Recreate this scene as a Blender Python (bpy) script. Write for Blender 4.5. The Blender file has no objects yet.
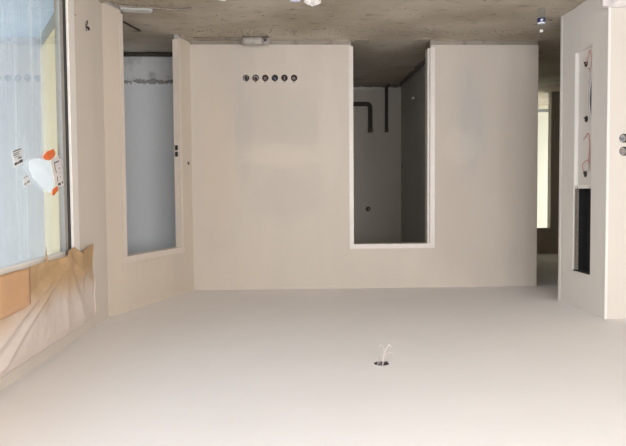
import bpy, bmesh, math, random
from mathutils import Vector, Matrix, noise as mnoise

C = bpy.context.scene.collection
S = bpy.context.scene
random.seed(7)

# ------------------------------------------------------------------ camera
# The photograph was taken with the phone held upside down (a bottle on the
# concrete floor shows its cap downwards), so the camera is rolled by half a turn.
cd = bpy.data.cameras.new('camera'); cam = bpy.data.objects.new('camera', cd); C.objects.link(cam)
cd.sensor_fit = 'HORIZONTAL'; cd.sensor_width = 36.0; cd.lens = 36.0 * 650 / 626; cd.clip_start = 0.05
Yc = Vector((-26, 30, -650)).normalized()
Zc = Vector((104, -(650*650 - 26*104) / 30.0, -650)).normalized()
Zc = (Zc - Yc * Zc.dot(Yc)).normalized()
Xc = Yc.cross(Zc)
cam.matrix_world = Matrix.Translation((0, 0, 1.586)) @ Matrix((Xc, Yc, Zc)).to_4x4()
S.camera = cam

# ------------------------------------------------------------------ light and exposure
S.view_settings.view_transform = 'Standard'
S.view_settings.look = 'None'
S.view_settings.gamma = 1.0
S.view_settings.use_curve_mapping = False
S.view_settings.exposure = 0.02
S.cycles.use_denoising = True
S.cycles.max_bounces = 14
S.cycles.diffuse_bounces = 8
S.cycles.transparent_max_bounces = 12
S.cycles.sample_clamp_indirect = 6.0
S.cycles.caustics_reflective = False
S.cycles.caustics_refractive = False

w = bpy.data.worlds.new('sky'); S.world = w; w.use_nodes = True
bg = w.node_tree.nodes['Background']
bg.inputs[0].default_value = (0.70, 0.82, 1.0, 1); bg.inputs[1].default_value = 1.35

def sun(d, strength, col, angle):
    l = bpy.data.lights.new('sun', 'SUN'); l.energy = strength; l.color = col; l.angle = math.radians(angle)
    o = bpy.data.objects.new('sun', l); C.objects.link(o)
    o.rotation_euler = Vector(d).to_track_quat('-Z', 'Y').to_euler(); o.location = (6, -3, 6)
def area(name, loc, d, sx, sy, power, col):
    l = bpy.data.lights.new(name, 'AREA'); l.shape = 'RECTANGLE'; l.size = sx; l.size_y = sy
    l.energy = power; l.color = col
    o = bpy.data.objects.new(name, l); C.objects.link(o); o.location = loc
    o.rotation_euler = Vector(d).to_track_quat('-Z', 'Y').to_euler()
sun((-0.62, 0.42, -1.0), 3.0, (1.0, 0.90, 0.74), 3)
# daylight through the big opening behind the camera
area('daylight_rear_opening', (-1.9, -2.75, 1.25), (0.1, 1, 0.38), 3.6, 2.1, 330, (0.98, 0.985, 1.0))
# added cool fill light at an invented, unseen second window, to brighten the pier
area('added_side_fill', (1.72, -0.65, 1.15), (-1, 0.35, 0.12), 2.8, 1.8, 160, (0.93, 0.965, 1.0))
# daylight in the rooms that open off this one
area('daylight_bay_room', (3.95, 6.7, 1.5), (-1, 0.1, 0), 0.6, 1.9, 38, (0.70, 0.84, 1.0))
area('daylight_end_room', (-6.7, 11.6, 1.4), (1, 0, -0.05), 1.4, 1.9, 68, (1.0, 1.0, 0.92))

# ------------------------------------------------------------------ materials
def newmat(name):
    m = bpy.data.materials.new(name); m.use_nodes = True
    nt = m.node_tree; b = nt.nodes['Principled BSDF']; return m, nt, b
def simple(name, col, rough=0.6, metal=0.0, **kw):
    m, nt, b = newmat(name)
    # a faint procedural mottling keeps even small things from being one flat tone
    tc = nt.nodes.new('ShaderNodeTexCoord'); n = nt.nodes.new('ShaderNodeTexNoise'); n.inputs['Scale'].default_value = kw.get('scale', 25)
    nt.links.new(tc.outputs['Object'], n.inputs['Vector'])
    r = nt.nodes.new('ShaderNodeValToRGB'); v = kw.get('vary', 0.08)
    r.color_ramp.elements[0].position = 0.3; r.color_ramp.elements[1].position = 0.7
    r.color_ramp.elements[0].color = tuple(max(0, c*(1-v)) for c in col) + (1,)
    r.color_ramp.elements[1].color = tuple(min(1, c*(1+v)) for c in col) + (1,)
    nt.links.new(n.outputs['Fac'], r.inputs['Fac']); nt.links.new(r.outputs['Color'], b.inputs['Base Color'])
    b.inputs['Roughness'].default_value = rough; b.inputs['Metallic'].default_value = metal
    for k in ('Transmission Weight', 'IOR', 'Alpha'):
        if k in kw: b.inputs[k].default_value = kw[k]
    return m
def N(nt, t, **inp):
    n = nt.nodes.new(t)
    for k, v in inp.items():
        if k.startswith('p_'): setattr(n, k[2:], v)
        else: n.inputs[k.replace('_', ' ')].default_value = v
    return n
def mixc(nt, fac, a, b, blend='MIX'):
    m = nt.nodes.new('ShaderNodeMix'); m.data_type = 'RGBA'; m.blend_type = blend
    if isinstance(fac, (int, float)): m.inputs[0].default_value = fac
    else: nt.links.new(fac, m.inputs[0])
    for i, c in ((6, a), (7, b)):
        if isinstance(c, tuple): m.inputs[i].default_value = tuple(c) + (1,)
        else: nt.links.new(c, m.inputs[i])
    return m.outputs[2]
def noisefac(nt, scale, stretch=(1, 1, 1), lo=0.4, hi=0.6, detail=4, off=(0, 0, 0)):
    tc = nt.nodes.new('ShaderNodeTexCoord'); mp = nt.nodes.new('ShaderNodeMapping')
    mp.inputs['Scale'].default_value = stretch; mp.inputs['Location'].default_value = off
    nt.links.new(tc.outputs['Object'], mp.inputs['Vector'])
    n = N(nt, 'ShaderNodeTexNoise', Scale=scale, Detail=detail); nt.links.new(mp.outputs[0], n.inputs['Vector'])
    r = nt.nodes.new('ShaderNodeMapRange'); r.inputs[1].default_value = lo; r.inputs[2].default_value = hi
    nt.links.new(n.outputs['Fac'], r.inputs[0]); return r.outputs[0]
def blob(nt, c, r, soft=0.5):
    """soft ellipse mask in object space (damp or patched plaster, and one area of painted shade)"""
    tc = nt.nodes.new('ShaderNodeTexCoord'); mp = nt.nodes.new('ShaderNodeMapping')
    mp.inputs['Location'].default_value = tuple(-c[i] / r[i] for i in range(3)); mp.inputs['Scale'].default_value = tuple(1 / r[i] for i in range(3))
    nt.links.new(tc.outputs['Object'], mp.inputs['Vector'])
    nz = N(nt, 'ShaderNodeTexNoise', Scale=1.5, Detail=3); nt.links.new(mp.outputs[0], nz.inputs['Vector'])
    ln = nt.nodes.new('ShaderNodeVectorMath'); ln.operation = 'LENGTH'; nt.links.new(mp.outputs[0], ln.inputs[0])
    ad = nt.nodes.new('ShaderNodeMath'); ad.operation = 'ADD'; nt.links.new(ln.outputs['Value'], ad.inputs[0]); nt.links.new(nz.outputs['Fac'], ad.inputs[1])
    r_ = nt.nodes.new('ShaderNodeMapRange'); r_.interpolation_type = 'SMOOTHSTEP'
    r_.inputs[1].default_value = 1.5 + soft * .5; r_.inputs[2].default_value = 1.5 - soft; nt.links.new(ad.outputs[0], r_.inputs[0])
    return r_.outputs[0]
def bump(nt, b, scale, strength, dist=0.01, stretch=(1, 1, 1)):
    tc = nt.nodes.new('ShaderNodeTexCoord'); mp = nt.nodes.new('ShaderNodeMapping'); mp.inputs['Scale'].default_value = stretch
    nt.links.new(tc.outputs['Object'], mp.inputs['Vector'])
    n = N(nt, 'ShaderNodeTexNoise', Scale=scale, Detail=6); nt.links.new(mp.outputs[0], n.inputs['Vector'])
    bp = N(nt, 'ShaderNodeBump', Strength=strength, Distance=dist); nt.links.new(n.outputs['Fac'], bp.inputs['Height'])
    nt.links.new(bp.outputs[0], b.inputs['Normal'])

def plaster_mat(name, base, dark, light, blobs=(), rough=0.75, amt=0.6):
    m, nt, b = newmat(name)
    col = mixc(nt, noisefac(nt, 1.1, (1, 1, .45), .38, .66), tuple(base), tuple(dark))
    sc = nt.nodes.new('ShaderNodeMath'); sc.operation = 'MULTIPLY'; sc.inputs[1].default_value = amt
    nt.links.new(noisefac(nt, 2.3, (1, 1, .3), .45, .7, off=(3, 1, 5)), sc.inputs[0])
    col = mixc(nt, sc.outputs[0], col, tuple(light))
    for c, r, bc, f in blobs:
        mu = nt.nodes.new('ShaderNodeMath'); mu.operation = 'MULTIPLY'; mu.inputs[1].default_value = f
        nt.links.new(blob(nt, c, r), mu.inputs[0]); col = mixc(nt, mu.outputs[0], col, tuple(bc))
    nt.links.new(col, b.inputs['Base Color']); b.inputs['Roughness'].default_value = rough
    bump(nt, b, 18, 0.06); return m

M = {}
GREY = (0.50, 0.475, 0.44); CREAM = (0.70, 0.61, 0.52)
GREY = (0.475, 0.445, 0.41)
M['plaster_back'] = plaster_mat('plaster_back', (0.60, 0.535, 0.465), (0.54, 0.485, 0.43), (0.635, 0.565, 0.49), [
    ((0.70, 6.82, 1.2), (0.20, 1, .8), (0.62, 0.525, 0.43), .6),
    ((0.45, 6.82, 0.95), (0.10, 1, .55), GREY, .4),
    ((0.10, 6.82, 0.80), (0.60, 1, .36), GREY, .3), ((0.02, 6.82, 1.60), (0.42, 1, .32), GREY, .28),
    ((0.05, 6.82, 1.19), (0.50, 1, .13), (0.65, 0.575, 0.50), .7),
    ((-2.1, 6.82, 1.3), (.75, 1, 1.7), (0.49, 0.43, 0.375), .7),  # darkens the wall towards the passage: shade put into the plaster colour
    ((-0.45, 6.82, 0.9), (0.14, 1, .6), (0.64, 0.57, 0.50), .6),
    ((-1.95, 6.82, 0.80), (0.16, 1, .55), (0.43, 0.42, 0.40), .6),
    ((-2.42, 6.82, 1.3), (0.20, 1, 1.1), (0.48, 0.42, 0.36), .6),
    ((-1.80, 6.82, 1.10), (0.22, 1, .2), (0.62, 0.55, 0.48), .35),
    ((-2.0, 6.82, 1.9), (0.5, 1, .4), (0.54, 0.475, 0.41), .6)])
M['plaster_diag'] = plaster_mat('plaster_diag', (0.66, 0.58, 0.49), (0.62, 0.55, 0.47), (0.71, 0.63, 0.53))
M['plaster_window'] = plaster_mat('plaster_window', (0.68, 0.62, 0.56), (0.65, 0.59, 0.53), (0.71, 0.645, 0.58))
M['plaster_pier'] = plaster_mat('plaster_pier', (0.76, 0.735, 0.70), (0.72, 0.705, 0.68), (0.79, 0.76, 0.72))
M['plaster_front'] = plaster_mat('plaster_front', (0.63, 0.585, 0.53), (0.60, 0.555, 0.50), (0.655, 0.61, 0.55))
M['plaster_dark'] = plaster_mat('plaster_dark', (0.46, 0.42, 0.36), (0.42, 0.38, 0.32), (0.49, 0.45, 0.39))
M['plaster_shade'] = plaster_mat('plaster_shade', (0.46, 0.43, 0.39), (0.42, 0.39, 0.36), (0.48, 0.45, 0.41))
M['plaster_blue'] = plaster_mat('plaster_blue', (0.70, 0.72, 0.74), (0.66, 0.68, 0.70), (0.72, 0.74, 0.76))
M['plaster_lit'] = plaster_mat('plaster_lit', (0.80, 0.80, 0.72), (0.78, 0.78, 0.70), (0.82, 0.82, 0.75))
M['plaster_out'] = plaster_mat('plaster_out', (0.56, 0.455, 0.28), (0.53, 0.43, 0.26), (0.58, 0.475, 0.30))
M['plaster_white_out'] = plaster_mat('plaster_white_out', (0.53, 0.515, 0.52), (0.45, 0.44, 0.46), (0.60, 0.58, 0.58))
M['ceiling'] = plaster_mat('ceiling_plaster', (0.855, 0.84, 0.85), (0.84, 0.825, 0.835), (0.87, 0.855, 0.865))

def concrete(name, base, dark, light):
    m, nt, b = newmat(name)
    col = mixc(nt, noisefac(nt, 1.4, (1, 1, 1), .35, .68, 5), tuple(base), tuple(light))
    mu = nt.nodes.new('ShaderNodeMath'); mu.operation = 'MULTIPLY'; mu.inputs[1].default_value = .75
    nt.links.new(noisefac(nt, 6, (1, 2.2, 1), .58, .75, 8), mu.inputs[0]); col = mixc(nt, mu.outputs[0], col, tuple(dark))
    mu2 = nt.nodes.new('ShaderNodeMath'); mu2.operation = 'MULTIPLY'; mu2.inputs[1].default_value = .6
    nt.links.new(noisefac(nt, 14, (1, 1.6, 1), .62, .74, 6, (2, 7, 1)), mu2.inputs[0]); col = mixc(nt, mu2.outputs[0], col, tuple(light))
    nt.links.new(col, b.inputs['Base Color']); b.inputs['Roughness'].default_value = .85
    bump(nt, b, 9, .35, .02); return m
M['concrete'] = concrete('raw_concrete', (0.39, 0.335, 0.255), (0.15, 0.125, 0.095), (0.56, 0.51, 0.43))
M['wall_core'] = concrete('wall_core', (0.27, 0.235, 0.19), (0.12, 0.10, 0.08), (0.36, 0.32, 0.27))  # core colour darkened so the gap under the plaster reads as shadow
M['masonry'] = concrete('raw_masonry', (0.40, 0.38, 0.35), (0.22, 0.20, 0.18), (0.58, 0.56, 0.53))
M['mortar'] = concrete('mortar_lip', (0.36, 0.31, 0.245), (0.16, 0.13, 0.10), (0.50, 0.45, 0.37))
M['raw_white'] = concrete('raw_white_base', (0.62, 0.63, 0.63), (0.36, 0.35, 0.33), (0.72, 0.73, 0.73))
M['foam'] = concrete('insulation_base', (0.62, 0.58, 0.57), (0.30, 0.28, 0.30), (0.74, 0.70, 0.68))
M['bead'] = simple('corner_bead', (0.68, 0.625, 0.575), .35, vary=.03)
M['bead_warm'] = simple('corner_bead_warm', (0.70, 0.62, 0.55), .4, vary=.03)
M['white_frame'] = simple('white_window_profile', (0.88, 0.85, 0.81), .3, vary=.02)
M['grey_frame'] = simple('grey_window_profile', (0.34, 0.33, 0.31), .4, vary=.05)
M['rubber'] = simple('black_gasket', (0.02, 0.02, 0.022), .6)
M['black'] = simple('black_plastic', (0.018, 0.017, 0.017), .6)
M['darkbox'] = simple('dark_box_plastic', (0.065, 0.05, 0.045), .7, vary=.3)
M['cavity'] = simple('dark_cavity', (0.02, 0.019, 0.018), .9)
M['greyplastic'] = simple('grey_plastic', (0.40, 0.375, 0.335), .55)
M['metal'] = simple('bright_metal', (0.62, 0.62, 0.64), .3, .9)
M['lath'] = simple('grey_brown_edge', (0.27, 0.23, 0.19), .8, vary=.35, scale=90)
M['wire_red'] = simple('red_wire', (0.46, 0.22, 0.19), .5)
M['wire_pink'] = simple('pink_wire', (0.60, 0.34, 0.30), .5)
M['wire_pale'] = simple('pale_pink_wire', (0.62, 0.52, 0.51), .5)
M['wire_white'] = simple('white_wire', (0.78, 0.72, 0.72), .4)
M['wire_grey'] = simple('grey_wire', (0.42, 0.38, 0.38), .5)
M['wire_blue'] = simple('blue_wire', (0.16, 0.18, 0.34), .5)
M['pipe'] = simple('dark_pipe_sleeve', (0.045, 0.036, 0.030), .7, vary=.25)
M['pipe_cap'] = simple('rust_brown_end', (0.12, 0.075, 0.05), .6)
M['paper_white'] = simple('white_crumpled_paper', (0.80, 0.77, 0.74), .7, vary=.04)
M['paper_lavender'] = simple('lavender_crumpled_paper', (0.60, 0.56, 0.68), .7)
M['yellow_scrap'] = simple('yellow_scrap', (0.62, 0.50, 0.25), .7)
M['orange'] = simple('orange_label', (0.85, 0.17, 0.035), .45)
M['label_white'] = simple('white_label', (0.80, 0.76, 0.76), .5, vary=.03)
M['label_white2'] = simple('greyish_label', (0.80, 0.82, 0.83), .5, vary=.03)
M['ink'] = simple('black_print', (0.05, 0.045, 0.06), .5)
M['ink_pale'] = simple('pale_print', (0.25, 0.28, 0.31), .5)
M['terrace'] = simple('pale_blue_membrane', (0.36, 0.44, 0.55), .6, vary=.08, scale=2)
M['skirting'] = simple('grey_skirting', (0.20, 0.20, 0.17), .6)
M['bottle_cap'] = simple('white_bottle_cap', (0.80, 0.78, 0.76), .4, vary=.02)
M['bottle_blue'] = simple('navy_blue_label', (0.020, 0.03, 0.11), .4)
M['bottle_white'] = simple('white_label_band', (0.72, 0.74, 0.80), .4, vary=.02)
M['debris'] = concrete('dark_debris', (0.13, 0.11, 0.09), (0.05, 0.04, 0.035), (0.24, 0.21, 0.18))
M['rough'] = concrete('rough_grey_edge', (0.26, 0.25, 0.24), (0.06, 0.065, 0.08), (0.40, 0.39, 0.38))
M['crumb'] = simple('mortar_crumb', (0.36, 0.32, 0.27), .9, vary=.4)

def glassmat(name, col, rough, alpha):
    m, nt, b = newmat(name)
    tr = N(nt, 'ShaderNodeBsdfTransparent'); tr.inputs[0].default_value = tuple(col) + (1,)
    gl = N(nt, 'ShaderNodeBsdfGlossy', Roughness=rough)
    fr = nt.nodes.new('ShaderNodeFresnel'); ge = nt.nodes.new('ShaderNodeNewGeometry')
    ior = nt.nodes.new('ShaderNodeMapRange'); ior.inputs[3].default_value = alpha; ior.inputs[4].default_value = 1 / alpha
    nt.links.new(ge.outputs['Backfacing'], ior.inputs[0]); nt.links.new(ior.outputs[0], fr.inputs['IOR'])
    mx = nt.nodes.new('ShaderNodeMixShader'); nt.links.new(fr.outputs[0], mx.inputs[0])
    nt.links.new(tr.outputs[0], mx.inputs[1]); nt.links.new(gl.outputs[0], mx.inputs[2])
    nt.links.new(mx.outputs[0], nt.nodes['Material Output'].inputs[0]); return m
M['glass'] = glassmat('window_glass', (0.93, 0.96, 0.95), 0.0, 1.6)
M['pet'] = glassmat('clear_bottle_plastic', (0.94, 0.955, 0.97), 0.12, 1.35)

def filmmat():
    m, nt, b = newmat('protective_film')
    tr = N(nt, 'ShaderNodeBsdfTransparent'); tr.inputs[0].default_value = (0.97, 0.98, 1, 1)
    df = N(nt, 'ShaderNodeBsdfDiffuse'); df.inputs[0].default_value = (0.86, 0.88, 0.92, 1)
    tl = N(nt, 'ShaderNodeBsdfTranslucent'); tl.inputs[0].default_value = (0.86, 0.88, 0.92, 1)
    a = nt.nodes.new('ShaderNodeMixShader'); a.inputs[0].default_value = .6
    nt.links.new(df.outputs[0], a.inputs[1]); nt.links.new(tl.outputs[0], a.inputs[2])
    f1 = noisefac(nt, 9, (1, 1, .05), .45, .72, 5)
    mr = nt.nodes.new('ShaderNodeMapRange'); mr.inputs[3].default_value = .12; mr.inputs[4].default_value = .6
    nt.links.new(f1, mr.inputs[0])
    mx = nt.nodes.new('ShaderNodeMixShader'); nt.links.new(mr.outputs[0], mx.inputs[0])
    nt.links.new(tr.outputs[0], mx.inputs[1]); nt.links.new(a.outputs[0], mx.inputs[2])
    nt.links.new(mx.outputs[0], nt.nodes['Material Output'].inputs[0]); return m
M['film'] = filmmat()

def papermat(name, kraft, kraft2, spray, z0, z1, sprayamt=1.0):
    """kraft paper, over-sprayed with white plaster towards the ceiling"""
    m, nt, b = newmat(name)
    base = mixc(nt, noisefac(nt, 3, (1, 1, 1), .35, .65), tuple(kraft), tuple(kraft2))
    tc = nt.nodes.new('ShaderNodeTexCoord'); sx = nt.nodes.new('ShaderNodeSeparateXYZ'); nt.links.new(tc.outputs['Object'], sx.inputs[0])
    n = N(nt, 'ShaderNodeTexNoise', Scale=3.5, Detail=4); nt.links.new(tc.outputs['Object'], n.inputs['Vector'])
    ad = nt.nodes.new('ShaderNodeMath'); ad.operation = 'MULTIPLY_ADD'; ad.inputs[1].default_value = .22
    nt.links.new(n.outputs['Fac'], ad.inputs[0]); nt.links.new(sx.outputs['Z'], ad.inputs[2])
    r = nt.nodes.new('ShaderNodeMapRange'); r.interpolation_type = 'SMOOTHSTEP'; r.inputs[1].default_value = z0 + .11; r.inputs[2].default_value = z1 + .11
    r.inputs[4].default_value = sprayamt; nt.links.new(ad.outputs[0], r.inputs[0])
    col = mixc(nt, r.outputs[0], base, tuple(spray)); nt.links.new(col, b.inputs['Base Color'])
    b.inputs['Roughness'].default_value = .55
    tl = N(nt, 'ShaderNodeBsdfTranslucent'); nt.links.new(col, tl.inputs[0])
    mx = nt.nodes.new('ShaderNodeMixShader'); mx.inputs[0].default_value = .22
    nt.links.new(b.outputs[0], mx.inputs[1]); nt.links.new(tl.outputs[0], mx.inputs[2])
    nt.links.new(mx.outputs[0], nt.nodes['Material Output'].inputs[0]); bump(nt, b, 14, .12, .02); return m
M['kraft'] = papermat('kraft_paper', (0.72, 0.50, 0.28), (0.56, 0.37, 0.20), (0.84, 0.75, 0.69), 2.10, 2.34)
M['kraft_left'] = papermat('kraft_paper_orange', (0.80, 0.50, 0.29), (0.72, 0.44, 0.24), (0.80, 0.70, 0.62), 2.15, 2.45)
m, nt, b = newmat('sunlit_sheet')
tl = N(nt, 'ShaderNodeBsdfTranslucent'); tl.inputs[0].default_value = (.97, .97, .97, 1); b.inputs['Base Color'].default_value = (.95, .95, .94, 1)
mx = nt.nodes.new('ShaderNodeMixShader'); mx.inputs[0].default_value = .75
nt.links.new(b.outputs[0], mx.inputs[1]); nt.links.new(tl.outputs[0], mx.inputs[2]); nt.links.new(mx.outputs[0], nt.nodes['Material Output'].inputs[0])
M['sheet'] = m

# ------------------------------------------------------------------ mesh helpers
def obj(name, bm, mat, parent=None, smooth=False):
    me = bpy.data.meshes.new(name); bmesh.ops.recalc_face_normals(bm, faces=bm.faces[:]); bm.to_mesh(me); bm.free()
    me.materials.append(M[mat] if isinstance(mat, str) else mat)
    if smooth:
        for p in me.polygons: p.use_smooth = True
    o = bpy.data.objects.new(name, me); C.objects.link(o)
    if parent is not None:
        o.parent = parent; o.matrix_parent_inverse = parent_mat(parent).inverted()
    return o
def parent_mat(p):
    m = Matrix.LocRotScale(p.location, p.rotation_euler, p.scale)
    return (parent_mat(p.parent) @ p.matrix_parent_inverse @ m) if p.parent else m
def tag(o, label, cat, group=None, kind=None):
    o['label'] = label; o['category'] = cat
    if group: o['group'] = group
    if kind: o['kind'] = kind
    return o
def thing(name, label, cat, loc, group=None):
    o = bpy.data.objects.new(name, None); C.objects.link(o); o.location = loc; o.empty_display_size = .05
    return tag(o, label, cat, group)
def struct(name, bm, mat, parent=None):
    o = obj(name, bm, mat, parent)
    if parent is None: o['kind'] = 'structure'
    return o
def box(bm, lo, hi, mat4=None):
    r = bmesh.ops.create_cube(bm, size=1.0)
    s = Vector((hi[0]-lo[0], hi[1]-lo[1], hi[2]-lo[2])); c = Vector([(a+b_)/2 for a, b_ in zip(lo, hi)])
    for v in r['verts']:
        v.co = Vector((v.co.x*s.x, v.co.y*s.y, v.co.z*s.z)) + c
        if mat4: v.co = mat4 @ v.co
    return r['verts']
def bx(lo, hi, mat4=None, bevel=0):
    bm = bmesh.new(); box(bm, lo, hi, mat4)
    if bevel: bmesh.ops.bevel(bm, geom=bm.edges[:], offset=bevel, segments=2, affect='EDGES')
    return bm
def cyl(bm, p0, p1, r0, r1=None, seg=20, caps=True):
    r1 = r0 if r1 is None else r1
    p0, p1 = Vector(p0), Vector(p1); d = p1 - p0
    rot = d.to_track_quat('Z', 'Y').to_matrix().to_4x4()
    bmesh.ops.create_cone(bm, cap_ends=caps, segments=seg, radius1=r0, radius2=r1, depth=d.length, matrix=Matrix.Translation((p0+p1)/2) @ rot)
def tube(bm, pts, r, seg=8, smooth=5):
    """round tube through a smoothed polyline"""
    P = [Vector(p) for p in pts]
    if smooth and len(P) > 2:
        Q = []
        ext = [P[0]*2 - P[1]] + P + [P[-1]*2 - P[-2]]
        for i in range(1, len(ext)-2):
            a, b_, c, d = ext[i-1:i+3]
            for k in range(smooth):
                t = k / smooth
                Q.append(0.5*((2*b_) + (c-a)*t + (2*a-5*b_+4*c-d)*t*t + (3*b_-a-3*c+d)*t**3))
        Q.append(P[-1]); P = Q
    rings = []
    for i, p in enumerate(P):
        d = (P[min(i+1, len(P)-1)] - P[max(i-1, 0)]).normalized()
        u = d.cross(Vector((0.31, 0.17, 0.93))).normalized(); v = d.cross(u)
        rings.append([bm.verts.new(p + (u*math.cos(a)+v*math.sin(a))*r) for a in [2*math.pi*k/seg for k in range(seg)]])
    for a, b_ in zip(rings, rings[1:]):
        for k in range(seg): bm.faces.new((a[k], a[(k+1) % seg], b_[(k+1) % seg], b_[k]))
    bm.faces.new(rings[0][::-1]); bm.faces.new(rings[-1])
def tb(pts, r, **k):
    bm = bmesh.new(); tube(bm, pts, r, **k); return bm
def lathe(prof, seg=28, loc=(0, 0, 0)):
    bm = bmesh.new(); rings = []
    for r, z in prof:
        rings.append([bm.verts.new((loc[0]+r*math.cos(2*math.pi*k/seg), loc[1]+r*math.sin(2*math.pi*k/seg), loc[2]+z)) for k in range(seg)])
    for a, b_ in zip(rings, rings[1:]):
        for k in range(seg): bm.faces.new((a[k], a[(k+1) % seg], b_[(k+1) % seg], b_[k]))
    return bm
def cut(o, *cutters):
    """boolean the cutter shapes out of a mesh, bake the result and drop the cutters"""
    for cb in cutters:
        me = bpy.data.meshes.new('c'); bmesh.ops.recalc_face_normals(cb, faces=cb.faces[:]); cb.to_mesh(me); cb.free()
        co = bpy.data.objects.new('c', me); C.objects.link(co)
        md = o.modifiers.new('b', 'BOOLEAN'); md.operation = 'DIFFERENCE'; md.solver = 'EXACT'; md.object = co
        bpy.context.view_layer.update()
        ev = o.evaluated_get(bpy.context.evaluated_depsgraph_get())
        nm = bpy.data.meshes.new_from_object(ev); o.modifiers.clear(); old = o.data; nm.name = old.name; o.data = nm
        bpy.data.objects.remove(co); bpy.data.meshes.remove(me); bpy.data.meshes.remove(old)
    return o
def cylbm(p0, p1, r, seg=28):
    bm = bmesh.new(); cyl(bm, p0, p1, r, seg=seg); return bm

H = 2.60
GAP = 0.05   # plaster stops this far above the concrete

# ------------------------------------------------------------------ setting
floor = struct('floor', bx((-8, -3, -0.2), (1.60, 15, 0)), 'concrete')
ceil = struct('ceiling', bx((-8, -3, H), (1.60, 15, H+.2)), 'ceiling')
for z0_, nm, mt in ((H, 'ceiling_bay', 'ceiling'), (-.2, 'floor_bay', 'concrete')):
    bm = bmesh.new(); vs = [bm.verts.new((x, y, z0_)) for x, y in ((1.60, 5.1), (2.56, 6.90), (4.2, 6.90), (4.2, 7.6), (1.60, 7.6))]; f = bm.faces.new(vs)
    q = bmesh.ops.extrude_face_region(bm, geom=[f])
    for v in q['geom']:
        if isinstance(v, bmesh.types.BMVert): v.co.z += .2
    struct(nm, bm, mt)
CO = Vector((-0.550, 3.79, H))      # ceiling cable outlet
cut(ceil, cylbm(CO - Vector((0, 0, .05)), CO + Vector((0, 0, .055)), .045))

SB = [0.413 - i*0.0994 for i in range(6)]      # six socket boxes on the back wall
# back wall, segment left and right of the doorway are one wall with an opening
def wall_with_plaster(name, lo, hi, axis, side, mat, openings, holes, gap=GAP, core='wall_core', dep=.012):
    """core box + a plaster skin on its room side that stops short of the floor. axis: normal axis, side: -1 faces the lower value"""
    l, h = list(lo), list(hi); pl, ph = list(lo), list(hi)
    if side < 0: l[axis] = lo[axis] + dep; ph[axis] = lo[axis] + dep
    else: h[axis] = hi[axis] - dep; pl[axis] = hi[axis] - dep
    pl[2] = gap
    c = struct(name, bx(l, h), core); p = obj('plaster', bx(pl, ph), mat, c)
    for op in openings:
        for o in (c, p): cut(o, bx(*op))
    for hb in holes:
        for o in (c, p): cut(o, cylbm(*hb))
    return c
wb = wall_with_plaster('wall_back', (-2.66, 6.82, 0), (0.985, 6.95, H), 1, -1, 'plaster_back',
    [((-1.515, 6.7, -.5), (-0.68, 7.1, 2.145))],
    [((x, 6.70, 0.392), (x, 6.875, 0.392), .0345) for x in SB])

# diagonal wall (local frame: s along it, n into the room behind it)
P0 = Vector((1.485, 5.40, 0)); P1 = Vector((0.985, 6.82, 0))
sd = (P1-P0).normalized(); nd = Vector((-sd.y, sd.x, 0))
nd = -nd if nd.x < 0 else nd
DM = Matrix(((sd.x, nd.x, 0, P0.x), (sd.y, nd.y, 0, P0.y), (0, 0, 1, 0), (0, 0, 0, 1)))
LD = (P1-P0).length
def dpt(s, n, z): return DM @ Vector((s, n, z))
wd = struct('wall_bay', bx((0, .012, 0), (LD, .055, H), DM), 'masonry')
pd = obj('plaster', bx((0, 0, GAP*.6), (LD, .012, H), DM), 'plaster_diag', wd)
for o in (wd, pd):
    cut(o, bx((0.265, -.3, -.5), (1.268, .4, 2.145), DM))
    cut(o, cylbm(dpt(1.43, -.1, 1.27), dpt(1.43, .05, 1.27), .02, 16))

# window wall
ww = wall_with_plaster('wall_window', (1.485, -2.6, 0), (1.60, 5.40, H), 0, -1, 'plaster_window',
    [((1.2, 1.2, .02), (2.1, 4.63, 2.06)), ((1.2, -2.2, .15), (2.1, .8, 2.06))], [((1.4, 4.97, .335), (1.54, 4.97, .335), .013)], gap=.045)  # the second opening is added, out of view, for the side fill light
# pier with the distribution niche: side towards the room centre, front towards the camera
pier = struct('wall_pier', bx((-2.80, 5.03, 0), (-2.512, 5.88, H)), 'masonry')
pp = obj('plaster', bx((-2.512, 5.0, 0.0), (-2.50, 5.88, H)), 'plaster_pier', pier)
for o in (pier, pp): cut(o, bx((-2.63, 5.262, .386), (-2.4, 5.592, 2.285)))
wf = wall_with_plaster('wall_front', (-4.75, 5.0, 0), (-2.512, 5.15, H), 1, -1, 'plaster_front', [], 
    [((-2.632, 4.9, 1.178), (-2.632, 5.06, 1.178), .036), ((-2.634, 4.9, 1.279), (-2.634, 5.06, 1.279), .036)], gap=.165)
# the rest of the room, behind and beside the camera
struct('wall_side', bx((-4.87, -2.6, 0), (-4.75, 10.34, H)), 'plaster_back')
wr = struct('wall_rear', bx((-4.87, -2.72, 0), (1.60, -2.6, H)), 'plaster_back'); cut(wr, bx((-3.7, -3, .2), (0.9, -2, 2.3)))
t = struct('window_added', bx((1.50, -2.2, .15), (1.58, -2.13, 2.06)), 'white_frame')  # added unseen window frame round the side fill light
obj('mullion', bx((1.50, -.74, .15), (1.58, -.67, 2.06)), 'white_frame', t)
obj('rail', bx((1.50, -2.13, .15), (1.58, .8, .22)), 'white_frame', t)
obj('rail', bx((1.50, -2.13, 1.99), (1.58, .8, 2.06)), 'white_frame', t)
t = struct('window_2', bx((-3.7, -2.70, .2), (-3.62, -2.62, 2.3)), 'white_frame')
obj('mullion', bx((-1.44, -2.70, .2), (-1.36, -2.62, 2.3)), 'white_frame', t)
obj('rail', bx((-3.62, -2.70, .2), (.9, -2.62, .28)), 'white_frame', t)
obj('rail', bx((-3.62, -2.70, 2.22), (.9, -2.62, 2.3)), 'white_frame', t)
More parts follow.
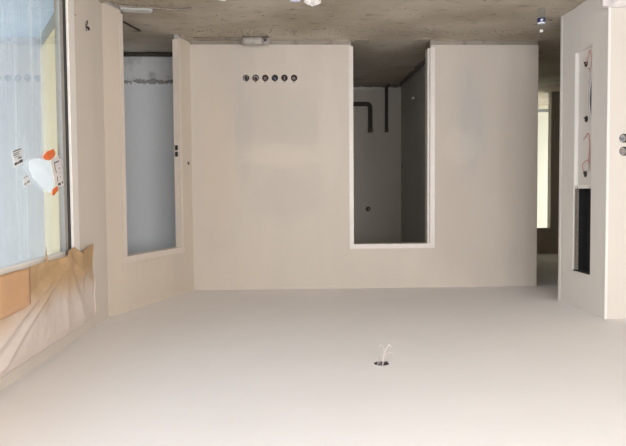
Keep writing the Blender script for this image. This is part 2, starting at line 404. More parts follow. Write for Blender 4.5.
# small dark room seen through the doorway
wm = struct('wall_store_back', bx((-1.70, 9.65, 0), (0.9, 9.75, H)), 'masonry')
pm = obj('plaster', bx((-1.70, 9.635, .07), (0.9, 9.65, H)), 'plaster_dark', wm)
cut(pm, cylbm((-1.204, 9.5, 1.833), (-1.204, 9.8, 1.833), .035)); cut(wm, cylbm((-1.204, 9.5, 1.833), (-1.204, 9.69, 1.833), .035))
wq = struct('wall_store_side', bx((-1.82, 6.95, 0), (-1.712, 9.75, H)), 'masonry')
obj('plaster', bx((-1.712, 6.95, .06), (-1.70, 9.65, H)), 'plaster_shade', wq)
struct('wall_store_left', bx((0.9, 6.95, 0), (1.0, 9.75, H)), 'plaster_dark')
# passage on the other side: its walls and the bright end room
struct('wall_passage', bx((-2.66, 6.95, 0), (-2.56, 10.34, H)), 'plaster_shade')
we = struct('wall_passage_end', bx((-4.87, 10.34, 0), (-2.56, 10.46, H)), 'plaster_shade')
cut(we, bx((-4.25, 10.2, -.5), (-3.35, 10.6, 2.185)))
struct('wall_end_room', bx((-8, 12.47, .06), (-2.0, 12.6, H)), 'plaster_lit')
wz = struct('wall_end_room_side', bx((-6.9, 10.46, 0), (-6.8, 15, H)), 'plaster_lit')
struct('wall_end_room_near', bx((-3.0, 10.46, 0), (-2.9, 12.47, H)), 'plaster_lit')
# bay room behind the diagonal wall
wl = struct('wall_bay_back', bx((1.0, 7.48, 0), (4.2, 7.58, H)), 'raw_white')
pb = bmesh.new()
n_ = 130
for i in range(n_):     # ragged lower edge of the plaster
    x0 = 1.0 + 3.2*i/n_; x1 = 1.0 + 3.2*(i+1)/n_
    zz = .335 + .05*mnoise.noise(Vector((x0*9, 1, 0))) + .012*mnoise.noise(Vector((x0*40, 5, 0)))
    box(pb, (x0, 7.462, zz), (x1+.0005, 7.48, H))
obj('plaster', pb, 'plaster_blue', wl)
pb = bmesh.new()
for i in range(200):
    x0 = 1.0 + 3.2*i/200; d_ = .010 + .014*random.random()
    box(pb, (x0, 7.48-d_, .290+.035*mnoise.noise(Vector((x0*7, 3, 0)))+.02*random.random()), (x0+.0162, 7.481, .350))
obj('rough_mortar_edge', pb, 'rough', wl)
struct('wall_bay_side', bx((1.0, 6.95, 0), (1.06, 7.48, H)), 'plaster_blue')

# outside: cream return wall with grey skirting, pale wall beyond, terrace
E0 = Vector((1.60, 5.047, 0)); E1 = Vector((2.504, 6.81, 0)); ed = (E1-E0).normalized(); en = Vector((-ed.y, ed.x, 0))
EM = Matrix(((ed.x, en.x, 0, E0.x), (ed.y, en.y, 0, E0.y), (0, 0, 1, 0), (0, 0, 0, 1)))
struct('wall_outside_return', bx((.08, 0, 0), ((E1-E0).length, .1, H), EM), 'plaster_out')
struct('baseboard_outside', bx((.06, -.012, 0), ((E1-E0).length-.02, 0, .11), EM), 'skirting')
ow = struct('wall_outside_far', bx((2.504, 6.81, -.02), (9, 6.93, H)), 'plaster_white_out')
struct('floor_terrace', bx((1.60, -4, -.12), (9, 6.9, -.02)), 'terrace')

# ------------------------------------------------------------------ trims round the doorways
def trim_box(name, boxes, mat, M4=None):
    bm = bmesh.new()
    for lo, hi in boxes: box(bm, lo, hi, M4)
    bmesh.ops.bevel(bm, geom=bm.edges[:], offset=.003, segments=2, affect='EDGES')
    o = obj(name, bm, mat); o['kind'] = 'structure'; return o
# middle doorway: bead, jamb lining and a return stop; the outer band is 5 cm wide
xr, xl, zt = -0.68, -1.515, 2.145
trim_box('trim_1', [((xr-.020, 6.812, .065), (xr+.026, 6.96, zt+.03))], 'bead')
trim_box('trim_2', [((xl-.046, 6.812, .075), (xl+.006, 6.83, zt+.03))], 'bead')
trim_box('trim_3', [((xl+.002, 6.84, .08), (xl+.028, 6.96, zt-.004))], 'bead')
trim_box('trim_4', [((xl-.044, 6.811, zt-.014), (xr+.024, 6.96, zt+.034))], 'bead')
# diagonal opening
trim_box('trim_5', [((0.235, -.006, .06), (0.283, .06, 2.175))], 'bead_warm', DM)
trim_box('trim_6', [((1.252, -.006, .05), (1.290, .06, 2.175))], 'bead_warm', DM)
trim_box('trim_7', [((0.215, -.010, 2.125), (1.305, .06, 2.178))], 'bead_warm', DM)
for k, z in enumerate((1.125, 1.19)):      # two dark strike slots in the jamb
    o = obj('strike_slot', bx((1.243, .020, z-.024), (1.2525, .048, z+.024), DM), 'black')
    tag(o, ('lower', 'upper')[k] + ' of two black slots in the left opening\'s jamb, nearer the ' + ('concrete floor' if k == 0 else 'white ceiling'), 'slot', 'slots in the left jamb')
# pier edge bead
trim_box('trim_8', [((-2.515, 5.84, 0), (-2.496, 5.885, H))], 'plaster_pier')
trim_box('trim_9', [((-2.515, 4.992, .16), (-2.494, 5.012, H))], 'plaster_pier')
# raw strip below the beige plaster of the front wall: insulation and foil lumps
bm = bmesh.new()
g = bmesh.ops.create_grid(bm, x_segments=60, y_segments=8, size=.5)
for v in bm.verts:
    x = -4.7 + (v.co.x+.5)*2.26; z = (v.co.y+.5)*.172
    v.co = Vector((x, 4.975 - .02*mnoise.noise(Vector((x*12, z*18, 2))) - .01*mnoise.noise(Vector((x*40, z*40, 2))), z + (.012*mnoise.noise(Vector((x*8, 0, 7))) if z > .15 else 0)))
edge = [e for e in bm.edges if e.is_boundary]
r = bmesh.ops.extrude_edge_only(bm, edges=edge)
for v in [q for q in r['geom'] if isinstance(q, bmesh.types.BMVert)]: v.co.y = 5.02
o = obj('insulation_strip', bm, 'foam'); o['kind'] = 'structure'; o.name = 'baseboard_front'

# rough mortar lip at the foot of the back wall and diagonal wall
def lip(p0, p1, nrm, hmax, dmax, seed, mat='mortar', seg=140):
    bm = bmesh.new(); rows = []
    p0, p1, nrm = Vector(p0), Vector(p1), Vector(nrm)
    for i in range(seg+1):
        p = p0.lerp(p1, i/seg); L = (p-p0).length
        h = hmax*(.55 + .5*mnoise.noise(Vector((L*6, seed, 0))) + .25*mnoise.noise(Vector((L*25, seed, 3))))
        d = dmax*(.7 + .5*mnoise.noise(Vector((L*5, seed, 9))) + .3*mnoise.noise(Vector((L*21, seed, 5))))
        h = max(h, .003); d = max(d, .006)
        rows.append([bm.verts.new(q) for q in (p, p+Vector((0, 0, h)), p+nrm*d*.5+Vector((0, 0, h*.8)), p+nrm*d+Vector((0, 0, .002)), p+nrm*d*1.05)])
    for a, b_ in zip(rows, rows[1:]):
        for k in range(4): bm.faces.new((a[k], a[k+1], b_[k+1], b_[k]))
    return obj('mortar_lip', bm, mat)
l1 = lip((-0.67, 6.832, 0), (0.98, 6.832, 0), (0, -1, 0), .016, .06, 1)
tag(l1, 'rough mortar lip on the concrete below the wall with six holes', 'mortar', 'mortar lips at the wall foot', 'stuff')
l2 = lip((-2.655, 6.832, 0), (-1.54, 6.832, 0), (0, -1, 0), .016, .06, 4)
tag(l2, 'rough mortar lip along the blank wall between the doorway and the passage', 'mortar', 'mortar lips at the wall foot', 'stuff')
l3 = lip(dpt(1.29, .012, 0), dpt(LD, .012, 0), tuple(-nd), .03, .05, 6, seg=30)
tag(l3, 'short rough lip of mortar between the left opening and the room corner', 'mortar', 'mortar lips at the wall foot', 'stuff')
l4 = lip((1.497, 4.66, 0), (1.497, 5.40, 0), (-1, 0, 0), .05, .10, 8, seg=60)
tag(l4, 'thick crumbling mortar lip along the foot of the wall beside the window', 'mortar', 'mortar lips at the wall foot', 'stuff')
l5 = lip((-2.5, 5.02, 0), (-2.5, 5.85, 0), (1, 0, 0), .014, .035, 11, 'mortar', seg=60)
tag(l5, 'thin dark mortar lip along the foot of the grey pier with the tall niche', 'mortar', 'mortar lips at the wall foot', 'stuff')

# crumbs of mortar strewn on the concrete: nobody could count them
bm = bmesh.new()
for i in range(420):
    k = random.random()
    if k < .5: x, y = random.uniform(-2.6, .95), random.uniform(6.40, 6.62)
    elif k < .7: x, y = random.uniform(.9, 1.42), random.uniform(5.3, 5.6)
    else: x, y = random.uniform(-2.4, 1.2), random.uniform(4.6, 6.6)
    if -1.5 < x < -.7 and y > 6.5: y -= .2
    s = random.uniform(.003, .011)
    r = bmesh.ops.create_icosphere(bm, subdivisions=1, radius=s)
    for v in r['verts']: v.co = Vector((v.co.x*random.uniform(.8, 1.6)+x, v.co.y+y, v.co.z*.6+s*.45))
o = obj('mortar_crumbs', bm, 'crumb'); tag(o, 'small mortar crumbs strewn over the bare concrete', 'rubble', None, 'stuff')

# pale screed patches in front of the doorway jambs
def patch(cx, cy, rx, ry, seed, h=.006, mat='mortar', rot=0):
    bm = bmesh.new(); top, bot = [], []
    for k in range(26):
        a = 2*math.pi*k/26; q = 1 + .28*mnoise.noise(Vector((math.cos(a)*1.6, math.sin(a)*1.6, seed)))
        x = rx*q*math.copysign(abs(math.cos(a))**.6, math.cos(a)); y = ry*q*math.copysign(abs(math.sin(a))**.6, math.sin(a))
        x, y = x*math.cos(rot)-y*math.sin(rot), x*math.sin(rot)+y*math.cos(rot)
        bot.append(bm.verts.new((cx+x, cy+y, 0))); top.append(bm.verts.new((cx+x*.93, cy+y*.93, h)))
    bm.faces.new(top)
    for k in range(26): bm.faces.new((bot[k], bot[(k+1) % 26], top[(k+1) % 26], top[k]))
    return obj('screed_patch', bm, mat)
tag(patch(-.79, 6.90, .09, .11, 3, mat='mortar'), 'pale grey screed patch at the jamb beside the wall with six holes', 'screed patch', 'screed patches at the doorway')
tag(patch(-1.42, 6.86, .08, .12, 5, mat='mortar'), 'pale grey screed patch at the jamb beside the blank wall', 'screed patch', 'screed patches at the doorway')
tag(patch(1.27, 5.70, .15, .055, 8, .02, 'raw_white', -.15), 'whitish flat mortar bar on the concrete at the near jamb of the left opening', 'screed patch')

# ------------------------------------------------------------------ window
GX = 1.474
win = struct('window_1', bx((1.455, 4.475, .0), (1.525, 4.612, 2.045), bevel=.006), 'white_frame')
obj('frame_stop', bx((1.462, 4.612, 0), (1.52, 4.628, 2.045)), 'lath', win)
obj('frame_head', bx((1.460, 1.2, 1.99), (1.56, 4.475, 2.045), bevel=.006), 'white_frame', win)
obj('frame_sill', bx((1.460, 1.2, 0.02), (1.56, 4.475, .09), bevel=.006), 'white_frame', win)
obj('frame_post', bx((1.455, 1.2, .0), (1.56, 1.28, 2.045), bevel=.006), 'white_frame', win)
obj('gasket', bx((1.470, 4.405, .09), (1.50, 4.475, 1.99)), 'rubber', win)
obj('sash_stile', bx((1.466, 4.345, .09), (1.49, 4.405, 1.99), bevel=.003), 'grey_frame', win)
obj('sash_rail', bx((1.466, 1.28, 1.965), (1.52, 4.345, 1.99), bevel=.003), 'white_frame', win)
obj('sash_rail', bx((1.466, 1.28, .09), (1.52, 4.345, .15), bevel=.003), 'white_frame', win)
bm = bmesh.new(); box(bm, (GX, 1.28, .15), (GX+.006, 4.345, 1.965)); obj('glass', bm, 'glass', win)
# rippled protective film hanging outside the pane
bm = bmesh.new(); ny, nz = 220, 14; G = []
for i in range(ny+1):
    y = 1.30 + (4.335-1.30)*i/ny; row = []
    for j in range(nz+1):
        z = .15 + 1.81*j/nz
        d = .018*mnoise.noise(Vector((y*14, z*.5, 3))) + .012*mnoise.noise(Vector((y*33, z*.8, 8)))
        row.append(bm.verts.new((1.545 + d, y, z)))
    G.append(row)
for i in range(ny):
    for j in range(nz): bm.faces.new((G[i][j], G[i+1][j], G[i+1][j+1], G[i][j+1]))
o = obj('protective_film', bm, 'film', None, True); tag(o, 'translucent plastic film with vertical ripples hanging behind the window pane', 'plastic film')

# masking paper over the window head, sprayed with plaster
def interp(pts, y):
    if y <= pts[0][0]: return pts[0][1]
    for (a, za), (b_, zb) in zip(pts, pts[1:]):
        if y <= b_: return za + (zb-za)*(y-a)/(b_-a)
    return pts[-1][1]
LOW = [(1.2, 1.99), (3.37, 1.995), (3.62, 1.998), (3.85, 1.992), (3.90, 1.990), (3.925, 1.895), (3.955, 1.992), (4.23, 1.995), (4.308, 1.95), (4.36, 1.955), (4.44, 1.948), (4.517, 1.970), (4.56, 1.99), (4.59, 2.003), (4.70, 1.995), (4.80, 1.975), (4.89, 1.960), (4.905, 2.0), (4.91, 2.054), (4.948, 2.209), (4.985, 2.39), (5.0, 2.49)]
FC = Vector((4.30, 2.005))
RAYS = [(Vector((-.952, .298)), .030, .035), (Vector((-.905, .400)), .026, .030), (Vector((-.86, .50)), .006, .05), (Vector((.56, .78)), .012, .06), (Vector((.95, .35)), .014, .05), (Vector((-.05, 1)), .006, .06)]
def sheet(name, y0, y1, base, ny, nz, folds, mat, top=2.505, thick=.0015):
    bm = bmesh.new(); G = []
    for i in range(ny+1):
        y = y0 + (y1-y0)*i/ny; row = []; zl = interp(LOW, y) - .008
        for j in range(nz+1):
            t_ = j/nz; z = zl + (top + .004*mnoise.noise(Vector((y*6, 0, 4))) - zl)*t_
            d = base + .006*mnoise.noise(Vector((y*5, z*5, 1))) + .003*mnoise.noise(Vector((y*17, z*17, 6)))
            if folds:
                p = Vector((y, z)) - FC
                for rd, amp, wd_ in RAYS:
                    u = rd.normalized(); s_ = p.dot(u); q = abs(p.x*u.y - p.y*u.x)
                    if s_ > 0: d += amp*max(0, 1 - q/(wd_*(1+s_*.9)))*min(1, s_/.18 + .3)
                d += .020*math.exp(-p.length_squared/.008)
            # lower right corner lifts off the wall
            if folds: d += .03*max(0, (y-4.70)/.25)*max(0, 1-(z-1.97)/.16) + .02*max(0, 1-(z-zl)/.04)*max(0, mnoise.noise(Vector((y*11, 2, 2)))+.3)
            d *= (1 - max(0, t_-.9)*8) if t_ > .9 else 1
            row.append(bm.verts.new((1.452 - max(d, .002) if y < 4.63 else 1.483 - max(d, .002) - .03*max(0, 1-(y-4.63)/.12), y, z)))
        G.append(row)
    for i in range(ny):
        for j in range(nz): bm.faces.new((G[i][j], G[i+1][j], G[i+1][j+1], G[i][j+1]))
    o = obj(name, bm, mat, None, True)
    md = o.modifiers.new('thickness', 'SOLIDIFY'); md.thickness = thick; md.offset = 0
    return o
o = sheet('masking_paper', 2.2, 5.0, .008, 420, 70, True, 'kraft')
tag(o, 'creased brown masking paper torn at the window corner, sprayed white with plaster', 'masking paper')
o2 = sheet('masking_paper', 1.4, 3.63, .030, 90, 14, False, 'kraft_left', top=2.215)
o2.parent = o; o2.name = 'overlapping_piece'; o2['label'] = 'flat orange-brown paper piece'

# labels and sheets stuck to the pane
def poly_plate(name, pts, x, t_, mat, parent=None, bulge=0):
    bm = bmesh.new(); a = [bm.verts.new((x, y, z)) for y, z in pts]; b_ = [bm.verts.new((x-t_, y, z)) for y, z in pts]
    n = len(pts)
    if bulge:
        cy_ = sum(p[0] for p in pts)/n; cz_ = sum(p[1] for p in pts)/n; c = bm.verts.new((x-t_-bulge, cy_, cz_))
        for k in range(n): bm.faces.new((b_[k], b_[(k+1) % n], c))
    else: bm.faces.new(b_)
    bm.faces.new(a)
    for k in range(n): bm.faces.new((a[k], a[(k+1) % n], b_[(k+1) % n], b_[k]))
    return obj(name, bm, mat, parent)
def quadpt(q, u, v):
    a, b_, c, d = [Vector(p) for p in q]; return (a.lerp(b_, u)).lerp(d.lerp(c, u), v)
def marks(q, rects, x, mat, parent, name='printed_lines'):
    bm = bmesh.new()
    for u0, v0, u1, v1 in rects:
        P = [quadpt(q, u0, v0), quadpt(q, u1, v0), quadpt(q, u1, v1), quadpt(q, u0, v1)]
        f = [bm.verts.new((x, p.x, p.y)) for p in P]; b_ = [bm.verts.new((x-.0006, p.x, p.y)) for p in P]
        bm.faces.new(b_); bm.faces.new(f)
        for k in range(4): bm.faces.new((f[k], f[(k+1) % 4], b_[(k+1) % 4], b_[k]))
    return obj(name, bm, mat, parent)
q = [(3.564, 1.350), (3.685, 1.323), (3.713, 1.410), (3.591, 1.437)]
o = poly_plate('glass_label', q, GX-.0005, .001, 'label_white2')
tag(o, 'small white label with black print, alone on the pane near the photo\'s left edge', 'label')
marks(q, [(.03, .04, .97, .10), (.06, .18, .8, .22), (.06, .28, .7, .33), (.2, .42, .85, .45), (.5, .52, .9, .60), (.05, .74, .35, .90), (.42, .74, .55, .90), (.60, .70, .95, .88)], GX-.0016, 'ink', o)
q = [(3.694, 1.486), (3.780, 1.467), (3.813, 1.518), (3.717, 1.547)]
o = poly_plate('glass_label', q, GX-.0005, .001, 'label_white2')
tag(o, 'faint bluish-grey label on the pane just beyond the white folded sheet', 'label')
marks(q, [(.05, .1, .9, .16), (.05, .62, .35, .8), (.5, .6, .9, .8)], GX-.0016, 'ink_pale', o)
q = [(4.116, 1.367), (4.288, 1.329), (4.339, 1.526), (4.182, 1.547)]
o = poly_plate('glass_label', q, 1.4655, .0012, 'label_white')
tag(o, 'white label printed with a bracket and black bars beside the window gasket', 'label')
marks(q, [(.25, .14, .75, .18), (.25, .14, .31, .40), (.86, .02, .95, .10), (.30, .42, .36, .50), (.7, .38, .76, .42), (.7, .52, .76, .56), (.7, .66, .76, .70), (.35, .62, .40, .80), (.35, .86, .65, .94), (.80, .84, .93, .92)], 1.4641, 'ink', o)
o = poly_plate('orange_sticker', [(3.985, 1.356), (4.052, 1.322), (4.173, 1.298), (4.197, 1.328), (4.170, 1.350), (4.099, 1.372), (4.016, 1.378)], 1.4655, .002, 'orange', None, .008)
tag(o, 'larger orange sticker on the pane between the white sheet and concrete floor', 'sticker', 'orange stickers on the window')
o = poly_plate('orange_sticker', [(4.118, 1.588), (4.137, 1.550), (4.218, 1.530), (4.235, 1.556), (4.153, 1.590)], 1.4655, .002, 'orange', None, .006)
tag(o, 'smaller orange sticker scrap on the pane, on the ceiling side of the white sheet', 'sticker', 'orange stickers on the window')
o = poly_plate('folded_sheet', [(3.756, 1.397), (3.840, 1.378), (3.921, 1.369), (4.048, 1.375), (4.085, 1.39), (4.112, 1.42), (4.142, 1.481), (4.129, 1.55), (4.068, 1.574), (3.94, 1.536), (3.808, 1.483), (3.761, 1.433)], 1.463, .002, 'sheet', None, .035)
tag(o, 'brightly sunlit white folded sheet stuck on the window pane between orange stickers', 'sheet')

# ------------------------------------------------------------------ round in-wall boxes
def ringcup(c, axis, r, depth, parent, mat='darkbox', name='cup', lipw=.003):
    """open cup: axis points out of the wall towards the room"""
    rot = Vector(axis).to_track_quat('Z', 'Y').to_matrix().to_4x4(); T = Matrix.Translation(c) @ rot
    prof = [(.0001, -depth), (r-.004, -depth), (r-.0025, 0), (r-.0005, .0015), (r-.0005, 0), (r-.0005, -depth-.002), (.0001, -depth-.002)]
    bm = lathe(prof, 24); bmesh.ops.transform(bm, matrix=T, verts=bm.verts[:]); return obj(name, bm, mat, parent, False)
def bezpts(c, axis, up, spec):
    a = Vector(axis); u = Vector(up); s_ = a.cross(u)
    return [Vector(c) + s_*x + u*y + a*z for x, y, z in spec]
WIRES = [
    [('wire_grey', [(-.02, -.02, -.035), (-.015, .0, -.01), (-.012, .022, .001), (.004, .028, -.006)]), ('wire_white', [(.012, -.022, -.03), (.022, 0, -.002), (.012, .022, -.02)])],
    [('wire_white', [(-.02, -.006, -.03), (-.016, .012, -.004), (.004, .018, .002), (.018, .008, -.012)]), ('wire_pink', [(.0, -.02, -.04), (.012, -.012, -.012), (.02, .004, -.02)])],
    [('wire_grey', [(-.014, .018, -.03), (0, .0, -.002), (.016, -.018, -.02)]), ('wire_pink', [(.014, .018, -.03), (.004, .004, -.006), (-.012, -.014, -.02)])],
    [('wire_blue', [(-.016, .01, -.03), (.0, -.006, -.010), (.018, .0, -.03)]), ('wire_grey', [(-.01, -.018, -.03), (.006, .0, -.012), (.014, .018, -.03)])],
    [('wire_grey', [(.004, .024, -.02), (-.002, .004, -.006), (.006, -.014, -.03)])],
    [('wire_grey', [(-.016, -.01, -.025), (0, .012, -.008), (.016, -.006, -.02)]), ('wire_grey', [(-.01, .006, -.025), (.004, -.012, -.01), (.012, .012, -.025)])]]
LBL = ['round socket hole with grey cable loop, leftmost of the row of six',
       'round socket hole with a pale curved cable, second left of six',
       'round socket hole with crossing cables, third from the left of the row of six',
       'dark round socket hole with a bluish wire, fourth left of six',
       'round socket hole with one short wire, fifth from the left of the row of six',
       'round socket hole nearest the middle doorway, last of the row of six']
for i, x in enumerate(SB):
    c = (x, 6.822, .392)
    t = thing('socket_box', LBL[i], 'socket box', (x, 6.86, .392), 'row of six socket boxes')
    ringcup(c, (0, -1, 0), .0345, .046, t)
    for mat, sp in WIRES[i]: obj('wire', tb(bezpts(c, (0, -1, 0), (0, 0, -1), sp), .0032), mat, t, True)
    obj('plaster_smear', bx((x-.006, 6.818, .43), (x+.004+.004*(i % 3), 6.8215, .437)), 'darkbox', t)
for k, (x, z) in enumerate(((-2.632, 1.178), (-2.634, 1.279))):
    t = thing('socket_box', ('round socket hole on the beige wall, of the pair the one nearer the concrete', 'round socket hole on the beige wall, of the pair the one nearer the ceiling')[k], 'socket box', (x, 5.03, z), 'pair of socket boxes on the beige wall')
    ringcup((x, 5.0, z), (0, -1, 0), .036, .05, t)
    for mat, sp in WIRES[3-k]: obj('wire', tb(bezpts((x, 5.0, z), (0, -1, 0), (0, 0, -1), sp), .0032), mat, t, True)
t = thing('socket_box', 'small round hole with a screw, between the left opening and the room corner', 'socket box', dpt(1.43, .02, 1.27))
ringcup(dpt(1.43, 0, 1.27), tuple(-nd), .02, .03, t)
obj('screw', cylbm(dpt(1.437, .028, 1.262), dpt(1.437, .001, 1.262), .007, 12), 'metal', t)
t = thing('socket_box', 'round hole with a pale centre in the far wall of the dark room', 'socket box', (-1.204, 9.66, 1.833))
ringcup((-1.204, 9.635, 1.833), (0, -1, 0), .0345, .045, t, 'black')
obj('plug', cylbm((-1.215, 9.675, 1.838), (-1.215, 9.645, 1.838), .011, 14), 'greyplastic', t)
o = obj('wall_slot', bx((-1.7015, 9.545, 1.165), (-1.696, 9.57, 1.235)), 'black')
tag(o, 'tiny upright black slot on the side wall of the dark room', 'slot')
# cable stub in the wall beside the window
t = thing('cable_stub', 'short black cable stub sticking out of a chipped hole in the wall beside the window', 'cable', (1.49, 4.97, .335))
obj('cable', tb([(1.53, 4.97, .335), (1.485, 4.97, .337), (1.468, 4.968, .345), (1.462, 4.962, .362)], .0075), 'black', t, True)
obj('cable_end', tb([(1.50, 4.972, .33), (1.478, 4.975, .318), (1.474, 4.972, .290)], .004), 'black', t, True)
bm = bmesh.new()
for dy, dz, r_ in ((0, 0, .022), (.012, .012, .013), (-.002, -.028, .010), (.002, .026, .012)):
    cyl(bm, (1.4862, 4.97+dy, .335+dz), (1.4835, 4.97+dy, .335+dz), r_, seg=9)
obj('chipped_plaster', bm, 'lath', t)
o = obj('wall_scratch', bx((1.4825, 4.70, .315), (1.486, 4.735, .321)), 'lath'); tag(o, 'thin dark scratch in the plaster close to the white window frame', 'scratch')

# ------------------------------------------------------------------ niche in the pier
t = thing('distribution_niche', 'tall electrical niche in the grey pier, half white with wires, half black', 'electrical niche', (-2.5, 5.43, .386))
Y0, Y1, Z0, ZM, Z1 = 5.262, 5.592, .386, 1.545, 2.285
bm = bmesh.new()      # white plastered lining of the wired half
box(bm, (-2.628, Y0+.002, Z0+.002), (-2.532, Y1-.002, ZM))
box(bm, (-2.532, Y1-.012, Z0+.002), (-2.50, Y1-.002, ZM))
box(bm, (-2.532, Y0+.002, Z0+.002), (-2.50, Y0+.010, ZM))
box(bm, (-2.532, Y0+.010, Z0+.002), (-2.50, Y1-.012, Z0+.012))
lining = obj('lining', bm, 'plaster_pier', t)
KO = [(5.44, .516), (5.425, .981), (5.43, 1.444)]
bm = bmesh.new()      # black back and walls of the open half
box(bm, (-2.628, Y0+.002, ZM), (-2.615, Y1-.002, Z1-.002))
box(bm, (-2.615, Y0+.002, ZM), (-2.502, Y0+.008, Z1-.002)); box(bm, (-2.615, Y1-.008, ZM), (-2.55, Y1-.002, Z1-.002)); box(bm, (-2.615, Y0+.008, Z1-.01), (-2.502, Y1-.008, Z1-.002))
obj('dark_housing', bm, 'cavity', t)
bm = bmesh.new()      # ribbed grey-brown edge of the cut masonry
for k in range(46):
    z = ZM+.008 + k*.0158; box(bm, (-2.524, 5.543+.004*(k % 2), z), (-2.512, Y1-.012, z+.0135))
obj('ribbed_edge', bm, 'lath', t)
bm = bmesh.new()      # toothed white edge between both halves
box(bm, (-2.532, Y0+.010, ZM-.008), (-2.508, Y1-.012, ZM+.004))
for k in range(6):
    y = Y0+.018 + k*.053; box(bm, (-2.53, y, ZM+.004), (-2.508, y+.030, ZM+.022))
obj('toothed_edge', bm, 'white_frame', t)
for y, z in KO:
    kb = obj('knockout', cylbm((-2.533, y, z), (-2.528, y, z), .027, 22), 'black', t)
    obj('conduit_stub', tb([(-2.530, y-.004, z), (-2.522, y-.004, z-.004), (-2.514, y+.004, z-.012)], .006), 'black', kb, True)
def nw(pts, r, mat, name='wire'): obj(name, tb([(-2.528 + (p[0]+2.58)*.5, p[1], p[2]) for p in pts], r), mat, t, True)
nw([(-2.575, 5.43, .52), (-2.54, 5.36, .47), (-2.535, 5.32, .43), (-2.54, 5.30, .50), (-2.56, 5.33, .62), (-2.565, 5.36, .70)], .004, 'wire_pink')
nw([(-2.575, 5.44, .50), (-2.55, 5.38, .45), (-2.54, 5.35, .42), (-2.55, 5.31, .47), (-2.56, 5.30, .60)], .004, 'wire_white')
nw([(-2.57, 5.40, .56), (-2.55, 5.34, .58), (-2.56, 5.32, .66), (-2.57, 5.35, .74)], .003, 'wire_red')
nw([(-2.575, 5.46, 1.15), (-2.55, 5.39, 1.13), (-2.54, 5.34, 1.11), (-2.55, 5.325, 1.20), (-2.55, 5.33, 1.30), (-2.555, 5.345, 1.36)], .0035, 'wire_red')
nw([(-2.55, 5.34, 1.11), (-2.545, 5.315, 1.18), (-2.55, 5.31, 1.30), (-2.55, 5.312, 1.42)], .0035, 'wire_pink')
nw([(-2.575, 5.44, 1.44), (-2.55, 5.45, 1.38), (-2.55, 5.41, 1.34), (-2.55, 5.35, 1.33), (-2.55, 5.31, 1.31)], .0035, 'wire_red')
nw([(-2.56, 5.33, 1.28), (-2.55, 5.325, 1.36), (-2.56, 5.35, 1.42)], .0035, 'wire_grey')
nw([(-2.56, 5.285, .50), (-2.53, 5.290, .66), (-2.525, 5.305, .80), (-2.53, 5.295, .95), (-2.56, 5.283, 1.04)], .010, 'wire_grey', 'thick_cable')
nw([(-2.56, 5.283, .60), (-2.535, 5.282, .74), (-2.53, 5.290, .86), (-2.55, 5.284, .98)], .007, 'black', 'thick_cable')

# ------------------------------------------------------------------ ceiling cable outlet
t = thing('ceiling_outlet', 'round dark cable outlet in the white ceiling with thin pinkish wires dangling', 'ceiling outlet', (CO.x, CO.y, H))
bm = lathe([(.0001, .050), (.040, .050), (.0425, .002), (.0445, -.001), (.0445, .052), (.0001, .052)], 26, CO); obj('junction_box', bm, 'darkbox', t)
def cw(sp, r, mat): obj('wire', tb([CO + Vector(p) for p in sp], r), mat, t, True)
cw([(.005, 0, .04), (.01, -.004, -.01), (.018, .0, -.045), (.030, .004, -.070)], .0017, 'wire_grey')
cw([(-.005, 0, .04), (-.008, -.004, -.02), (-.016, .0, -.075), (-.010, .01, -.105), (.004, .006, -.112), (.012, .0, -.100)], .0017, 'wire_pale')
cw([(-.012, 0, .04), (-.015, 0, -.03), (-.035, 0, -.060), (-.060, .005, -.066), (-.068, 0, -.058)], .0017, 'wire_pale')
cw([(-.002, .01, .04), (-.012, .01, -.03), (-.028, .01, -.08), (-.045, .008, -.108), (-.058, .004, -.100)], .0017, 'wire_white')
cw([(-.015, .015, .03), (-.026, .012, .002), (-.036, .010, -.010)], .004, 'black')
cw([(.02, .01, .03), (.022, .008, .004), (.012, .006, -.010)], .004, 'wire_grey')

# ------------------------------------------------------------------ bottle on the floor
BL = (-2.222, 5.64, 0)
t = thing('water_bottle', 'small clear plastic bottle with a navy blue label and white cap on the concrete floor', 'bottle', BL)
obj('body', lathe([(.0001, .006), (.018, .002), (.029, .003), (.0325, .012), (.0325, .035), (.0305, .042), (.0325, .05), (.0325, .105), (.0315, .120), (.026, .145), (.0165, .165), (.0135, .176), (.0135, .186)], 30, BL), 'pet', t, True)
lb = obj('label', lathe([(.0331, .088), (.0335, .089), (.0335, .122), (.0328, .124)], 30, BL), 'bottle_blue', t, True)
obj('label_band', lathe([(.0332, .124), (.0325, .125), (.0298, .138), (.0290, .138)], 30, BL), 'bottle_white', lb, True)
bm = bmesh.new(); bmesh.ops.create_uvsphere(bm, u_segments=12, v_segments=8, radius=.5)
for v in bm.verts:
    a = -math.pi/2 + .25 + v.co.x*.7; z_ = .107 + v.co.z*.018 + v.co.x*.008; r_ = .0338 + v.co.y*.0015
    v.co = Vector((BL[0]+r_*math.cos(a), BL[1]+r_*math.sin(a), z_))
obj('label_emblem', bm, 'bottle_white', lb, True)
obj('cap', lathe([(.0001, .186), (.0148, .186), (.0150, .188), (.0150, .203), (.0135, .205), (.0001, .205)], 24, BL), 'bottle_cap', t)

